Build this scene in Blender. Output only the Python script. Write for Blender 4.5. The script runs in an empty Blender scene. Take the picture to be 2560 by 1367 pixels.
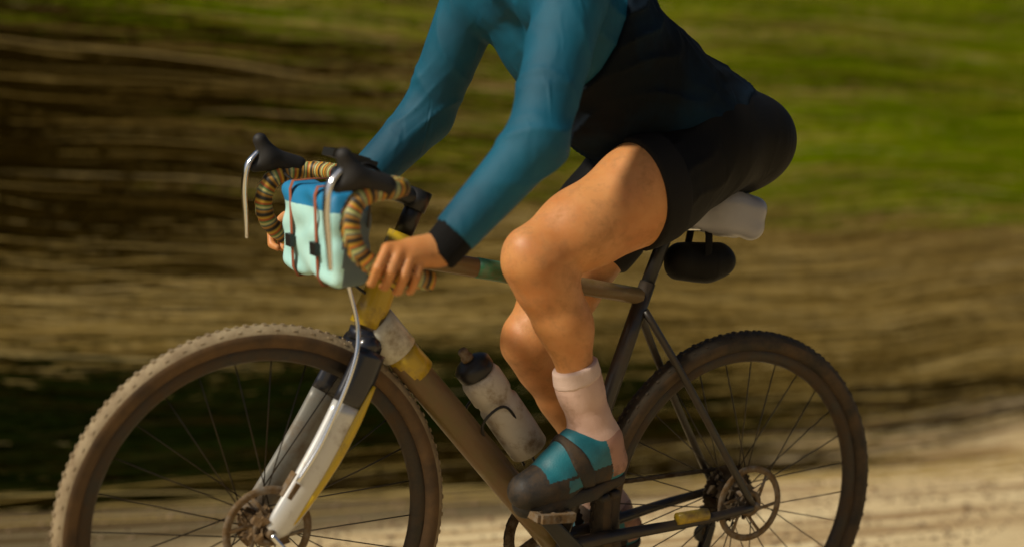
import bpy, math, random
import numpy as np
from mathutils import Matrix, Vector
random.seed(7)
rng = np.random.default_rng(7)
D = bpy.data
S = bpy.context.scene
COL = S.collection
PI = math.pi
R = math.radians

# ------------------------------------------------------------------ camera, sky, sun, exposure
CAM_H = 0.817
cam_d = D.cameras.new('camera')
cam = D.objects.new('camera', cam_d)
COL.objects.link(cam)
cam.location = (0, 0, CAM_H)
cam.rotation_euler = (R(90), 0, 0)
cam_d.sensor_width = 36
cam_d.lens = 3600 / 2560 * 36
cam_d.clip_start = 0.05
cam_d.clip_end = 1000
cam_d.dof.use_dof = True
cam_d.dof.focus_distance = 2.75
cam_d.dof.aperture_fstop = 1.35
S.camera = cam

SUN_DIR = Vector((-0.62, -0.44, 0.66)).normalized()      # from the scene towards the sun
W = D.worlds.new('World')
S.world = W
W.use_nodes = True
wn = W.node_tree
bg = wn.nodes['Background']
sky = wn.nodes.new('ShaderNodeTexSky')
sky.sky_type = 'NISHITA'
sky.sun_disc = False
sky.sun_elevation = math.asin(SUN_DIR.z)
sky.sun_rotation = math.atan2(SUN_DIR.x, SUN_DIR.y)
sky.air_density = 1.0
sky.dust_density = 2.5
sky.ozone_density = 0.6
wn.links.new(sky.outputs[0], bg.inputs[0])
bg.inputs[1].default_value = 0.05
sun_d = D.lights.new('sun', 'SUN')
sun_d.energy = 4.4
sun_d.angle = R(5.0)
sun_d.color = (1.0, 0.89, 0.72)
sun = D.objects.new('sun', sun_d)
COL.objects.link(sun)
sun.rotation_euler = SUN_DIR.to_track_quat('Z', 'Y').to_euler()
S.view_settings.view_transform = 'Standard'
S.view_settings.look = 'None'
S.view_settings.exposure = -0.28
S.view_settings.gamma = 1
S.view_settings.use_curve_mapping = False
S.render.engine = 'CYCLES'
S.cycles.use_denoising = True

# ------------------------------------------------------------------ bike space: x forward, y to the rider's left, z up
Rc = np.array([[-0.8784667, 0.4685773, 0.0934423],
               [-0.0303028, 0.1405351, -0.9896119],
               [-0.4768416, -0.8721727, -0.1092563]])
tc = np.array([0.4366522, 0.8172962, 3.0607997])
M = Matrix(((Rc[0][0], Rc[0][1], Rc[0][2], tc[0]),
            (Rc[2][0], Rc[2][1], Rc[2][2], tc[2]),
            (-Rc[1][0], -Rc[1][1], -Rc[1][2], CAM_H - tc[1]),
            (0, 0, 0, 1)))

# ------------------------------------------------------------------ object helpers
def tag(o, label=None, cat=None, group=None, kind=None):
    if label: o['label'] = label
    if cat: o['category'] = cat
    if group: o['group'] = group
    if kind: o['kind'] = kind
    return o

BASE = {}
def root(name, p0, label, cat):
    o = D.objects.new(name, None)
    COL.objects.link(o)
    o.matrix_world = M @ Matrix.Translation(p0)
    o.empty_display_size = 0.1
    tag(o, label, cat)
    BASE[o.name] = np.array(p0, float)
    return o

def mesh(name, V, F, mats, smooth=True, mi=None):
    me = D.meshes.new(name)
    V = np.asarray(V, dtype=np.float32)
    if isinstance(F, np.ndarray) and F.ndim == 2:
        n, k = F.shape
        me.vertices.add(len(V)); me.vertices.foreach_set('co', V.ravel())
        me.loops.add(n * k); me.loops.foreach_set('vertex_index', F.astype(np.int32).ravel())
        me.polygons.add(n)
        me.polygons.foreach_set('loop_start', np.arange(0, n * k, k, dtype=np.int32))
        me.update(calc_edges=True)
    else:
        me.from_pydata([tuple(map(float, v)) for v in V], [], [tuple(map(int, f)) for f in F])
    if smooth is True:
        me.polygons.foreach_set('use_smooth', np.ones(len(me.polygons), dtype=bool))
    for m in (mats if isinstance(mats, (list, tuple)) else [mats]):
        me.materials.append(m)
    if mi is not None:
        me.polygons.foreach_set('material_index', np.asarray(mi, dtype=np.int32))
    me.validate()
    me.update()
    return me

def part(name, VF, mats, parent, smooth=True, mi=None, p0=None, kind=None, sharp=None):
    """VF in bike space; linked under parent (whose own origin sits at its p0)."""
    V, F = VF
    base = BASE[parent.name]
    me = mesh(name, np.asarray(V) - base, F, mats, smooth, mi)
    o = D.objects.new(name, me)
    COL.objects.link(o)
    o.parent = parent
    BASE[o.name] = base
    if kind: o['kind'] = kind
    if sharp:
        me.set_sharp_from_angle(angle=R(sharp))
    return o

# ------------------------------------------------------------------ shape helpers (each returns V, F as lists)
def join(*items):
    V, F, n = [], [], 0
    for v, f in items:
        V.append(np.asarray(v, float))
        F += [tuple(i + n for i in q) for q in f]
        n += len(v)
    return np.concatenate(V), F

def cr(points, n=6):
    """Catmull-Rom through the points"""
    P = [np.array(p, float) for p in points]
    P = [2 * P[0] - P[1]] + P + [2 * P[-1] - P[-2]]
    out = []
    for i in range(1, len(P) - 2):
        for k in range(n):
            t = k / n
            a, b, c, d = P[i - 1:i + 3]
            out.append(.5 * ((2 * b) + (-a + c) * t + (2 * a - 5 * b + 4 * c - d) * t * t + (-a + 3 * b - 3 * c + d) * t ** 3))
    out.append(P[-2])
    return np.array(out)

def tube(path, r, seg=14, squash=None, up=None, closed=False):
    """squash: (a, b) multipliers of the radius along the frame's two axes"""
    P = np.asarray(path, float)
    n = len(P)
    rr = np.interp(np.linspace(0, 1, n), np.linspace(0, 1, len(np.atleast_1d(r))), np.atleast_1d(r)) if np.ndim(r) else np.full(n, r)
    T = np.gradient(P, axis=0)
    T /= np.linalg.norm(T, axis=1)[:, None]
    u = np.array(up if up is not None else ((0, 1, 0) if abs(T[0][1]) < .9 else (0, 0, 1)), float)
    V = []
    sa, sb = squash or (1, 1)
    for i in range(n):
        a = u - T[i] * (u @ T[i]); a /= np.linalg.norm(a)
        b = np.cross(T[i], a)
        if up is None: u = a
        for k in range(seg):
            th = 2 * PI * k / seg
            V.append(P[i] + rr[i] * (a * math.cos(th) * sa + b * math.sin(th) * sb))
    F = []
    for i in range(n - 1):
        for k in range(seg):
            k2 = (k + 1) % seg
            F.append((i * seg + k, i * seg + k2, (i + 1) * seg + k2, (i + 1) * seg + k))
    if closed:
        for k in range(seg):
            k2 = (k + 1) % seg
            F.append(((n - 1) * seg + k, (n - 1) * seg + k2, k2, k))
    else:
        V.append(P[0]); V.append(P[-1])
        for k in range(seg):
            k2 = (k + 1) % seg
            F.append((n * seg, k2, k)); F.append((n * seg + 1, (n - 1) * seg + k, (n - 1) * seg + k2))
    return np.array(V), F

def bar(a, b, r, seg=14, squash=None, up=None, n=2):
    a = np.array(a, float); b = np.array(b, float)
    return tube([a + (b - a) * t for t in np.linspace(0, 1, n)], r, seg, squash, up)

def lathe(profile, seg=64, centre=(0, 0, 0), closed=True):
    """profile: (radius, y) pairs turned about the y axis"""
    V, F = [], []
    m = len(profile)
    for i in range(seg):
        th = 2 * PI * i / seg
        for r, y in profile:
            V.append((centre[0] + r * math.sin(th), centre[1] + y, centre[2] + r * math.cos(th)))
    for i in range(seg):
        j = (i + 1) % seg
        for k in range(m if closed else m - 1):
            k2 = (k + 1) % m
            F.append((i * m + k, j * m + k, j * m + k2, i * m + k2))
    return np.array(V), F

def box(c, size, rot=None, taper=1.0):
    V = []
    for z in (-1, 1):
        for y in (-1, 1):
            for x in (-1, 1):
                t = taper if z > 0 else 1
                V.append((x * size[0] / 2 * t, y * size[1] / 2 * t, z * size[2] / 2))
    V = np.array(V)
    if rot is not None: V = V @ np.array(rot).T
    return V + np.array(c), [(0, 2, 3, 1), (4, 5, 7, 6), (0, 1, 5, 4), (2, 6, 7, 3), (0, 4, 6, 2), (1, 3, 7, 5)]

def roty(a):
    c, s = math.cos(a), math.sin(a)
    return np.array([[c, 0, s], [0, 1, 0], [-s, 0, c]])

# ------------------------------------------------------------------ distance-field modelling: smooth unions of tapered limbs, meshed by surface nets
def smin(a, b, k):
    if k <= 0: return np.minimum(a, b)
    h = np.clip(.5 + .5 * (b - a) / k, 0, 1)
    return b + (a - b) * h - k * h * (1 - h)

class Field:
    def __init__(s, lo, hi, h):
        s.lo = np.array(lo, float); s.h = h
        s.n = np.ceil((np.array(hi) - s.lo) / h).astype(int) + 1
        s.f = np.full(s.n, 1.0, np.float32)
    def axes(s, sl):
        return [(s.lo[i] + s.h * np.arange(sl[i].start, sl[i].stop)).astype(np.float32) for i in range(3)]
    def sub(s, lo, hi):
        a = np.maximum(((np.array(lo) - s.lo) / s.h).astype(int), 0)
        b = np.minimum(((np.array(hi) - s.lo) / s.h).astype(int) + 2, s.n)
        return tuple(slice(int(a[i]), int(max(b[i], a[i]))) for i in range(3))
    def limb(s, a, b, ra, rb, k=.02, sq=(1, 1, 1), clip=None, disp=None):
        a = np.array(a, float); b = np.array(b, float)
        m = max(ra, rb) * max(1, 1 / min(sq)) + k + .03
        sl = s.sub(np.minimum(a, b) - m, np.maximum(a, b) + m)
        x, y, z = s.axes(sl)
        X = x[:, None, None]; Y = y[None, :, None]; Z = z[None, None, :]
        d = b - a
        L = max(d @ d, 1e-9)
        t = np.clip(((X - a[0]) * d[0] + (Y - a[1]) * d[1] + (Z - a[2]) * d[2]) / L, 0, 1)
        q = np.sqrt(((X - a[0] - t * d[0]) * sq[0]) ** 2 + ((Y - a[1] - t * d[1]) * sq[1]) ** 2 + ((Z - a[2] - t * d[2]) * sq[2]) ** 2)
        q = (q - (ra + (rb - ra) * t)).astype(np.float32)
        if disp is not None: q = q + disp(X, Y, Z)
        if clip is not None:
            for p, nrm in clip:
                nrm = np.array(nrm, float); nrm /= np.linalg.norm(nrm)
                q = np.maximum(q, (X - p[0]) * nrm[0] + (Y - p[1]) * nrm[1] + (Z - p[2]) * nrm[2])
        s.f[sl] = smin(s.f[sl], q, k)
    def rbox(s, c, half, r, rot=None, k=0):
        sl = s.sub(np.array(c) - max(half) - r - .03, np.array(c) + max(half) + r + .03)
        x, y, z = s.axes(sl)
        X, Y, Z = np.meshgrid(x - c[0], y - c[1], z - c[2], indexing='ij')
        if rot is not None:
            Rm = np.array(rot).T
            X, Y, Z = [Rm[i][0] * X + Rm[i][1] * Y + Rm[i][2] * Z for i in range(3)]
        qx, qy, qz = abs(X) - half[0] + r, abs(Y) - half[1] + r, abs(Z) - half[2] + r
        d = np.sqrt(np.maximum(qx, 0) ** 2 + np.maximum(qy, 0) ** 2 + np.maximum(qz, 0) ** 2) + np.minimum(np.maximum(qx, np.maximum(qy, qz)), 0) - r
        s.f[sl] = smin(s.f[sl], d.astype(np.float32), k)
    def disp(s, fn):
        x, y, z = s.axes(tuple(slice(0, int(n)) for n in s.n))
        s.f += np.where(np.abs(s.f) < .03, fn(x[:, None, None], y[None, :, None], z[None, None, :]), 0).astype(np.float32)
    def cut(s, p, nrm):
        nrm = np.array(nrm, float); nrm /= np.linalg.norm(nrm)
        x, y, z = s.axes(tuple(slice(0, int(n)) for n in s.n))
        s.f = np.maximum(s.f, ((x[:, None, None] - p[0]) * nrm[0] + (y[None, :, None] - p[1]) * nrm[1] + (z[None, None, :] - p[2]) * nrm[2]).astype(np.float32))
    def mesh(s, smooth=2):
        f = s.f; ins = f < 0
        nx, ny, nz = f.shape
        c = np.zeros((nx - 1, ny - 1, nz - 1), np.uint8)
        for dx in (0, 1):
            for dy in (0, 1):
                for dz in (0, 1):
                    c += ins[dx:nx - 1 + dx, dy:ny - 1 + dy, dz:nz - 1 + dz]
        I = np.argwhere((c > 0) & (c < 8))
        idx = np.full(c.shape, -1, np.int32)
        idx[I[:, 0], I[:, 1], I[:, 2]] = np.arange(len(I))
        acc = np.zeros((len(I), 3)); cnt = np.zeros(len(I))
        corners = [(a, b, e) for a in (0, 1) for b in (0, 1) for e in (0, 1)]
        for p in corners:
            for ax in range(3):
                if p[ax]: continue
                q = list(p); q[ax] = 1
                fa = f[I[:, 0] + p[0], I[:, 1] + p[1], I[:, 2] + p[2]]
                fb = f[I[:, 0] + q[0], I[:, 1] + q[1], I[:, 2] + q[2]]
                m = (fa < 0) != (fb < 0)
                t = np.where(m, fa / np.where(m, fa - fb, 1), 0)
                pt = np.tile(np.array(p, float), (len(I), 1)); pt[:, ax] += t
                acc += pt * m[:, None]; cnt += m
        V = (I + acc / cnt[:, None]) * s.h + s.lo
        quads = []
        for ax in range(3):
            u, v = (ax + 1) % 3, (ax + 2) % 3
            a = [slice(None)] * 3; b = [slice(None)] * 3
            a[ax] = slice(0, -1); b[ax] = slice(1, None)
            A = ins[tuple(a)]; B = ins[tuple(b)]
            E_ = np.argwhere(A != B)
            E_ = E_[(E_[:, u] > 0) & (E_[:, v] > 0) & (E_[:, u] < f.shape[u] - 1) & (E_[:, v] < f.shape[v] - 1)]
            q = []
            for du, dv in ((-1, -1), (0, -1), (0, 0), (-1, 0)):
                w = E_.copy(); w[:, u] += du; w[:, v] += dv
                q.append(idx[w[:, 0], w[:, 1], w[:, 2]])
            q = np.stack(q, 1)
            fl = ~A[E_[:, 0], E_[:, 1], E_[:, 2]]
            q[fl] = q[fl][:, ::-1]
            quads.append(q)
        F = np.concatenate(quads)
        F = F[(F >= 0).all(1)]
        for _ in range(smooth):
            a = np.zeros_like(V); n = np.zeros(len(V))
            for i in range(4):
                j = F[:, (i + 1) % 4]
                for k in range(3):
                    a[:, k] += np.bincount(F[:, i], V[j, k], len(V)) + np.bincount(j, V[F[:, i], k], len(V))
                n += np.bincount(F[:, i], minlength=len(V)) + np.bincount(j, minlength=len(V))
            V = V * .5 + .5 * a / np.maximum(n, 1)[:, None]
        return V, F

# ------------------------------------------------------------------ materials
def srgb(r, g, b):
    f = lambda c: (c / 255 / 12.92) if c / 255 <= .04045 else ((c / 255 + .055) / 1.055) ** 2.4
    return (f(r), f(g), f(b))

def mat(name, col, rough=.6, folds=0., metal=0., col2=None, scale=30., bump=0., bscale=200., stretch=None, mix=(.4, .65), sss=0., coat=0., sheen=0., dirt=None, dirt_amt=.5, dirt_scale=14., spec=None):
    m = D.materials.new(name); m.use_nodes = True
    nt = m.node_tree; b = nt.nodes['Principled BSDF']; L = nt.links
    b.inputs['Base Color'].default_value = (*col, 1)
    b.inputs['Roughness'].default_value = rough
    b.inputs['Metallic'].default_value = metal
    if spec is not None: b.inputs['Specular IOR Level'].default_value = spec
    if coat: b.inputs['Coat Weight'].default_value = coat
    if sheen: b.inputs['Sheen Weight'].default_value = sheen
    if sss:
        b.inputs['Subsurface Weight'].default_value = sss
        b.inputs['Subsurface Radius'].default_value = (.012, .004, .002)
        b.inputs['Subsurface Scale'].default_value = 1.0
    tc_ = nt.nodes.new('ShaderNodeTexCoord')
    src = tc_.outputs['Object']
    if stretch:
        mp = nt.nodes.new('ShaderNodeMapping'); mp.inputs['Scale'].default_value = stretch
        L.new(src, mp.inputs[0]); src = mp.outputs[0]
    cur = None
    if col2:
        n = nt.nodes.new('ShaderNodeTexNoise'); n.inputs['Scale'].default_value = scale; n.inputs['Detail'].default_value = 6; n.inputs['Roughness'].default_value = .6
        L.new(src, n.inputs['Vector'])
        r = nt.nodes.new('ShaderNodeValToRGB')
        r.color_ramp.elements[0].position, r.color_ramp.elements[1].position = mix
        r.color_ramp.elements[0].color = (*col, 1); r.color_ramp.elements[1].color = (*col2, 1)
        L.new(n.outputs['Fac'], r.inputs[0]); cur = r.outputs[0]
    if dirt:
        n = nt.nodes.new('ShaderNodeTexNoise'); n.inputs['Scale'].default_value = dirt_scale; n.inputs['Detail'].default_value = 8; n.inputs['Roughness'].default_value = .7
        L.new(tc_.outputs['Object'], n.inputs['Vector'])
        r = nt.nodes.new('ShaderNodeMapRange'); r.inputs['From Min'].default_value = 1 - dirt_amt - .12; r.inputs['From Max'].default_value = 1 - dirt_amt + .12
        L.new(n.outputs['Fac'], r.inputs[0])
        mx = nt.nodes.new('ShaderNodeMix'); mx.data_type = 'RGBA'
        L.new(r.outputs[0], mx.inputs[0])
        if cur: L.new(cur, mx.inputs[6])
        else: mx.inputs[6].default_value = (*col, 1)
        mx.inputs[7].default_value = (*dirt, 1)
        cur = mx.outputs[2]
        rr = nt.nodes.new('ShaderNodeMapRange'); rr.inputs['To Min'].default_value = rough; rr.inputs['To Max'].default_value = .9
        L.new(r.outputs[0], rr.inputs[0]); L.new(rr.outputs[0], b.inputs['Roughness'])
    if cur: L.new(cur, b.inputs['Base Color'])
    if bump:
        n = nt.nodes.new('ShaderNodeTexNoise'); n.inputs['Scale'].default_value = bscale; n.inputs['Detail'].default_value = 5
        L.new(src, n.inputs['Vector'])
        bp = nt.nodes.new('ShaderNodeBump'); bp.inputs['Strength'].default_value = bump; bp.inputs['Distance'].default_value = .002
        L.new(n.outputs['Fac'], bp.inputs['Height']); L.new(bp.outputs[0], b.inputs['Normal'])
        if folds:
            mp = nt.nodes.new('ShaderNodeMapping'); mp.inputs['Rotation'].default_value = (0, R(38), R(10)); mp.inputs['Scale'].default_value = (34, 16, 11)
            L.new(tc_.outputs['Object'], mp.inputs[0])
            n2 = nt.nodes.new('ShaderNodeTexNoise'); n2.inputs['Scale'].default_value = 1; n2.inputs['Detail'].default_value = 3; n2.inputs['Distortion'].default_value = .8
            n2.noise_type = 'RIDGED_MULTIFRACTAL'; n2.inputs['Roughness'].default_value = .4
            L.new(mp.outputs[0], n2.inputs['Vector'])
            b2 = nt.nodes.new('ShaderNodeBump'); b2.inputs['Strength'].default_value = folds; b2.inputs['Distance'].default_value = .004
            L.new(n2.outputs['Fac'], b2.inputs['Height']); L.new(b2.outputs[0], bp.inputs['Normal'])
    return m

MUD = (.17, .105, .045)
MUD_D = (.07, .042, .018)
m_skin = mat('skin', (.62, .285, .095), .5, col2=(.52, .20, .055), scale=9, sss=.25, bump=.15, bscale=300, dirt=(.42, .19, .065), dirt_amt=.40, dirt_scale=30)
m_teal = mat('teal_jersey_fabric', (.001, .096, .165), .62, col2=(.001, .050, .092), scale=5, mix=(.35, .7), bump=.4, bscale=900, spec=.35, folds=.9)
m_navy = mat('navy_vest_fabric', (.0035, .006, .009), .85, col2=(.003, .018, .040), scale=4, bump=.3, bscale=700, spec=.12, folds=1.)
m_black = mat('black_lycra', (.0055, .005, .004), .6, bump=.3, bscale=900, spec=.15, folds=.45)
m_grip = mat('charcoal_leg_gripper', (.011, .010, .009), .8, bump=.5, bscale=500, spec=.2)
m_cuff = mat('black_knit_cuff', (.006, .006, .006), .9, bump=.5, bscale=600, spec=.2)
m_sock = mat('pale_pink_sock', (.66, .45, .36), .9, bump=.6, bscale=700, col2=(.56, .34, .26), scale=9, dirt=(.30, .16, .09), dirt_amt=.34)
m_sockc = mat('white_sock_cuff', (.68, .50, .41), .9, bump=.8, bscale=500)
m_shoe = mat('teal_shoe_upper', (.012, .15, .19), .5, col2=(.008, .10, .13), scale=20, bump=.3, bscale=400, dirt=MUD, dirt_amt=.27)
m_shoeb = mat('black_shoe_rubber', (.010, .009, .008), .6, bump=.3, bscale=300, dirt=MUD_D, dirt_amt=.42)
m_heel = mat('dusty_pink_heel', (.40, .21, .15), .6, dirt=MUD_D, dirt_amt=.40)
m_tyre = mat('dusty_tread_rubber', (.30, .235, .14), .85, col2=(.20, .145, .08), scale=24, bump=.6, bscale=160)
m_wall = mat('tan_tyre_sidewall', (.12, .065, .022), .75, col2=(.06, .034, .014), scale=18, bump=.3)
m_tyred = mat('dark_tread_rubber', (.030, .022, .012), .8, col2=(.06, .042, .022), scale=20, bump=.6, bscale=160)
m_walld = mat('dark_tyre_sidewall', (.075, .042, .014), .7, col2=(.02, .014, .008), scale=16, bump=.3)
m_rim = mat('black_muddy_rim', (.012, .009, .006), .4, dirt=(.07, .042, .018), dirt_amt=.5)
m_steel = mat('polished_steel', (.85, .87, .88), .16, metal=1)
m_spoke = mat('steel_spoke', (.07, .06, .05), .45, metal=1)
m_muddy = mat('mud_caked_metal', (.22, .19, .15), .5, metal=.3, dirt=MUD, dirt_amt=.56, dirt_scale=45, bump=.8, bscale=120)
m_yellow = mat('mustard_frame_paint', (.50, .34, .012), .35, coat=.4, dirt=MUD, dirt_amt=.42, dirt_scale=18)
m_stripe = mat('yellow_fork_decal', (.62, .42, .012), .35, coat=.4, dirt=MUD, dirt_amt=.30, dirt_scale=30)
m_frame = mat('muddy_olive_frame_paint', (.12, .085, .018), .4, coat=.3, dirt=MUD, dirt_amt=.56, dirt_scale=16, bump=.5, bscale=90)
m_framed = mat('dark_frame_paint', (.018, .014, .010), .4, coat=.3, dirt=(.05, .032, .016), dirt_amt=.45, dirt_scale=16)
m_white = mat('off_white_frame_paint', (.62, .60, .50), .35, coat=.4, dirt=MUD, dirt_amt=.38, dirt_scale=16)
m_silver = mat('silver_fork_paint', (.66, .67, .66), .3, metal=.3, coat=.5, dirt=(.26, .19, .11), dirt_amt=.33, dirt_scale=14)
m_silverd = mat('shaded_silver_fork_paint', (.20, .20, .18), .45, metal=.2, dirt=(.16, .11, .06), dirt_amt=.42, dirt_scale=14)  # darker copy of the silver: far blade's shade put into its colour
m_band = mat('navy_fork_paint', (.012, .014, .022), .3, coat=.5)
m_hood = mat('black_rubber_hood', (.012, .011, .010), .65, bump=.3, bscale=500)
m_plastic = mat('black_plastic', (.012, .012, .012), .4)
m_saddle = mat('grey_saddle_cover', (.30, .30, .33), .3, coat=.3, col2=(.22, .22, .25), scale=5)
m_mint = mat('mint_bag_fabric', (.52, .82, .76), .5, col2=(.42, .76, .74), scale=8, bump=.35, bscale=600)
m_bagside = mat('grey_bag_fabric', (.12, .17, .19), .7, bump=.35, bscale=600)
m_bagtop = mat('blue_bag_fabric', (.008, .20, .42), .55, bump=.35, bscale=600)
m_strap = mat('rust_webbing', (.30, .085, .035), .8, bump=.4, bscale=900)
m_bottle = mat('dusty_white_bottle', (.50, .46, .40), .45, col2=(.38, .32, .25), scale=10, dirt=MUD, dirt_amt=.40, dirt_scale=20)
m_lens = mat('dark_screen', (.01, .012, .015), .15)
m_chain = mat('oily_chain', (.10, .085, .07), .4, metal=.8, dirt=MUD_D, dirt_amt=.5, dirt_scale=60)
m_hair = mat('brown_hair', (.045, .022, .010), .5, bump=.6, bscale=300, stretch=(1, 1, .2))
m_helmet = mat('white_helmet_shell', (.7, .7, .68), .3, coat=.4)
m_green = mat('green_top_tube_decal', (.03, .17, .07), .4, coat=.3, dirt=MUD, dirt_amt=.42)

def tape_mat():
    """bar tape printed with thin yellow, rust, green and black bands"""
    m = D.materials.new('striped_bar_tape'); m.use_nodes = True
    nt = m.node_tree; L = nt.links; b = nt.nodes['Principled BSDF']
    b.inputs['Roughness'].default_value = .55
    at = nt.nodes.new('ShaderNodeAttribute'); at.attribute_name = 'along'
    mu = nt.nodes.new('ShaderNodeMath'); mu.operation = 'MULTIPLY'; mu.inputs[1].default_value = 1 / .030
    fr = nt.nodes.new('ShaderNodeMath'); fr.operation = 'FRACT'
    L.new(at.outputs['Fac'], mu.inputs[0]); L.new(mu.outputs[0], fr.inputs[0])
    r = nt.nodes.new('ShaderNodeValToRGB'); r.color_ramp.interpolation = 'LINEAR'
    e = r.color_ramp.elements
    cols = [(0, (.015, .012, .006)), (.14, (.60, .36, .03)), (.26, (.45, .08, .015)), (.38, (.08, .20, .06)), (.50, (.62, .58, .22)), (.62, (.03, .09, .09)), (.74, (.48, .24, .03)), (.88, (.02, .02, .015)), (1, (.015, .012, .006))]
    e[0].position = 0; e[0].color = (*cols[0][1], 1); e[1].position = 1; e[1].color = (*cols[-1][1], 1)
    for p, c in cols[1:-1]:
        x = e.new(p); x.color = (*c, 1)
    L.new(fr.outputs[0], r.inputs[0]); L.new(r.outputs[0], b.inputs['Base Color'])
    return m
m_tape = tape_mat()

# ------------------------------------------------------------------ terrain: the trail and the bank behind it
E_ = np.array([-0.8789, -0.4770]); E_ /= np.linalg.norm(E_)       # direction of travel
N_ = np.array([-E_[1] * -1, 0]); N_ = np.array([E_[1], -E_[0]])   # away from the camera, across the trail
P0 = np.array([tc[0], tc[2]])

def hash2(i, j, s=0):
    x = (i * 374761393 + j * 668265263 + s * 982451653) & 0xffffffff
    x = ((x ^ (x >> 13)) * 1274126177) & 0xffffffff
    return ((x ^ (x >> 16)) & 0xffff) / 65535.
def vnoise(x, y, s=0):
    i = np.floor(x).astype(np.int64); j = np.floor(y).astype(np.int64)
    u = x - i; v = y - j; u = u * u * (3 - 2 * u); v = v * v * (3 - 2 * v)
    return (hash2(i, j, s) * (1 - u) + hash2(i + 1, j, s) * u) * (1 - v) + (hash2(i, j + 1, s) * (1 - u) + hash2(i + 1, j + 1, s) * u) * v
def fbm(x, y, o=4, s=0):
    t = 0; a = .5
    for k in range(o):
        t = t + a * vnoise(x * 2 ** k, y * 2 ** k, s + k); a *= .5
    return t

def hbank(v):
    return np.interp(v, [-200, -6, -1.5, .5, 4.7, 5.05, 5.4, 6.3, 8.6, 12, 25, 70, 200], [6, .8, .12, 0, 0, .015, .20, 1.02, 3.3, 5.0, 8.0, 14, 18])
def height(s, v):
    z = .0298 * np.clip(s, -3, 4) + hbank(v + .22 * (fbm(s * .7 + 3, v * .2, 3, 5) - .45))
    near = np.clip((6 - np.abs(v - 4.5)) / 6, 0, 1)
    on = np.clip((v - 4.75) / .5, 0, 1)
    z = z + on * (.09 * (fbm(s * .15, v * 2.6, 4, 11) - .47) + .016 * (fbm(s * .5, v * 14, 3, 12) - .45))
    off = (1 - on) * np.clip(np.abs(v - 2.48) / .5, 0, 1)
    z = z + off * (.03 * (fbm(s * .8, v * 5, 3, 21) - .47) + .012 * (fbm(s * 5, v * 18, 3, 22) - .47))
    return z
def to_world(s, v):
    vb = v
    # v is measured from the camera; s from the rear wheel's contact
    base = P0 - N_ * (P0 @ N_)
    X = base[0] + E_[0] * s + N_[0] * vb
    Y = base[1] + E_[1] * s + N_[1] * vb
    return X, Y

def zones(s, v, z):
    """0..1 cover of green growth, dry straw, and pale trampled sand"""
    zz = z + .35 * (fbm(s * .8, v * 1.5, 3, 31) - .47)
    right = np.clip((-s - .6) / 1.6, 0, 1)
    sm = lambda a, b, x: np.clip((x - a) / (b - a), 0, 1)
    pt = sm(.36, .54, fbm(s * .22 + 4, v * 3.4, 4, 61))
    green = (.18 + .95 * pt) * np.clip((-s - 1.2) / 1.8, 0, 1) * sm(1.0, 1.5, zz) + (1 - right) * sm(2.0, 2.4, zz) * .18
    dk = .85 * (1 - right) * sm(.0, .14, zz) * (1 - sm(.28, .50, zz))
    fade = 1 - .8 * np.clip((-s - 3.0) / 1.2, 0, 1) * sm(.55, .8, zz)
    straw = fade * right * 1.25 * sm(.20, .32, zz) * (1 - .75 * sm(1.0, 1.4, zz)) + (1 - right) * (.8 * sm(.42, .5, zz) * (1 - sm(.58, .72, zz)) * .8 + .01)
    straw = straw * (.75 + .9 * (fbm(s * 1.1 + 9, v * 5, 3, 41) - .2))
    edge = 4.22 - .22 * np.clip(s / .8, 0, 1) + .98 * np.clip((-s - .7) / 1.8, 0, 1)
    sand = 1 - sm(-.12, .22, v - edge + .5 * (fbm(s * .5, v * 1.8, 3, 51) - .47))
    sand = np.maximum(sand, (.22 + .22 * right) * (1 - sm(5.05, 5.3, v + .3 * (fbm(s * .7, v * 2, 3, 52) - .47))))
    return np.clip(green, 0, 1), np.clip(dk, 0, 1), np.clip(straw, 0, 1), np.clip(sand, 0, 1)

def spaced(lo, hi, step, far_lo, far_hi):
    a = list(np.arange(lo, hi, step)); g = step; x = a[-1]
    while x < far_hi: g *= 1.25; x += g; a.append(x)
    g = step; x = a[0]; b = []
    while x > far_lo: g *= 1.25; x -= g; b.append(x)
    return np.array(b[::-1] + a)
sg = spaced(-8, 3.5, .035, -190, 190)
vg = spaced(3.6, 9.5, .03, -190, 190)
SS, VV = np.meshgrid(sg, vg, indexing='ij')
HH = height(SS, VV)
Xw, Yw = to_world(SS, VV)
ns, nv = SS.shape
ii = (np.arange(ns - 1)[:, None] * nv + np.arange(nv - 1)[None, :]).ravel()
F = np.stack([ii, ii + 1, ii + nv + 1, ii + nv], 1)
if (Xw[1, 0] - Xw[0, 0]) * (Yw[0, 1] - Yw[0, 0]) - (Yw[1, 0] - Yw[0, 0]) * (Xw[0, 1] - Xw[0, 0]) > 0: F = F[:, ::-1]

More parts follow.
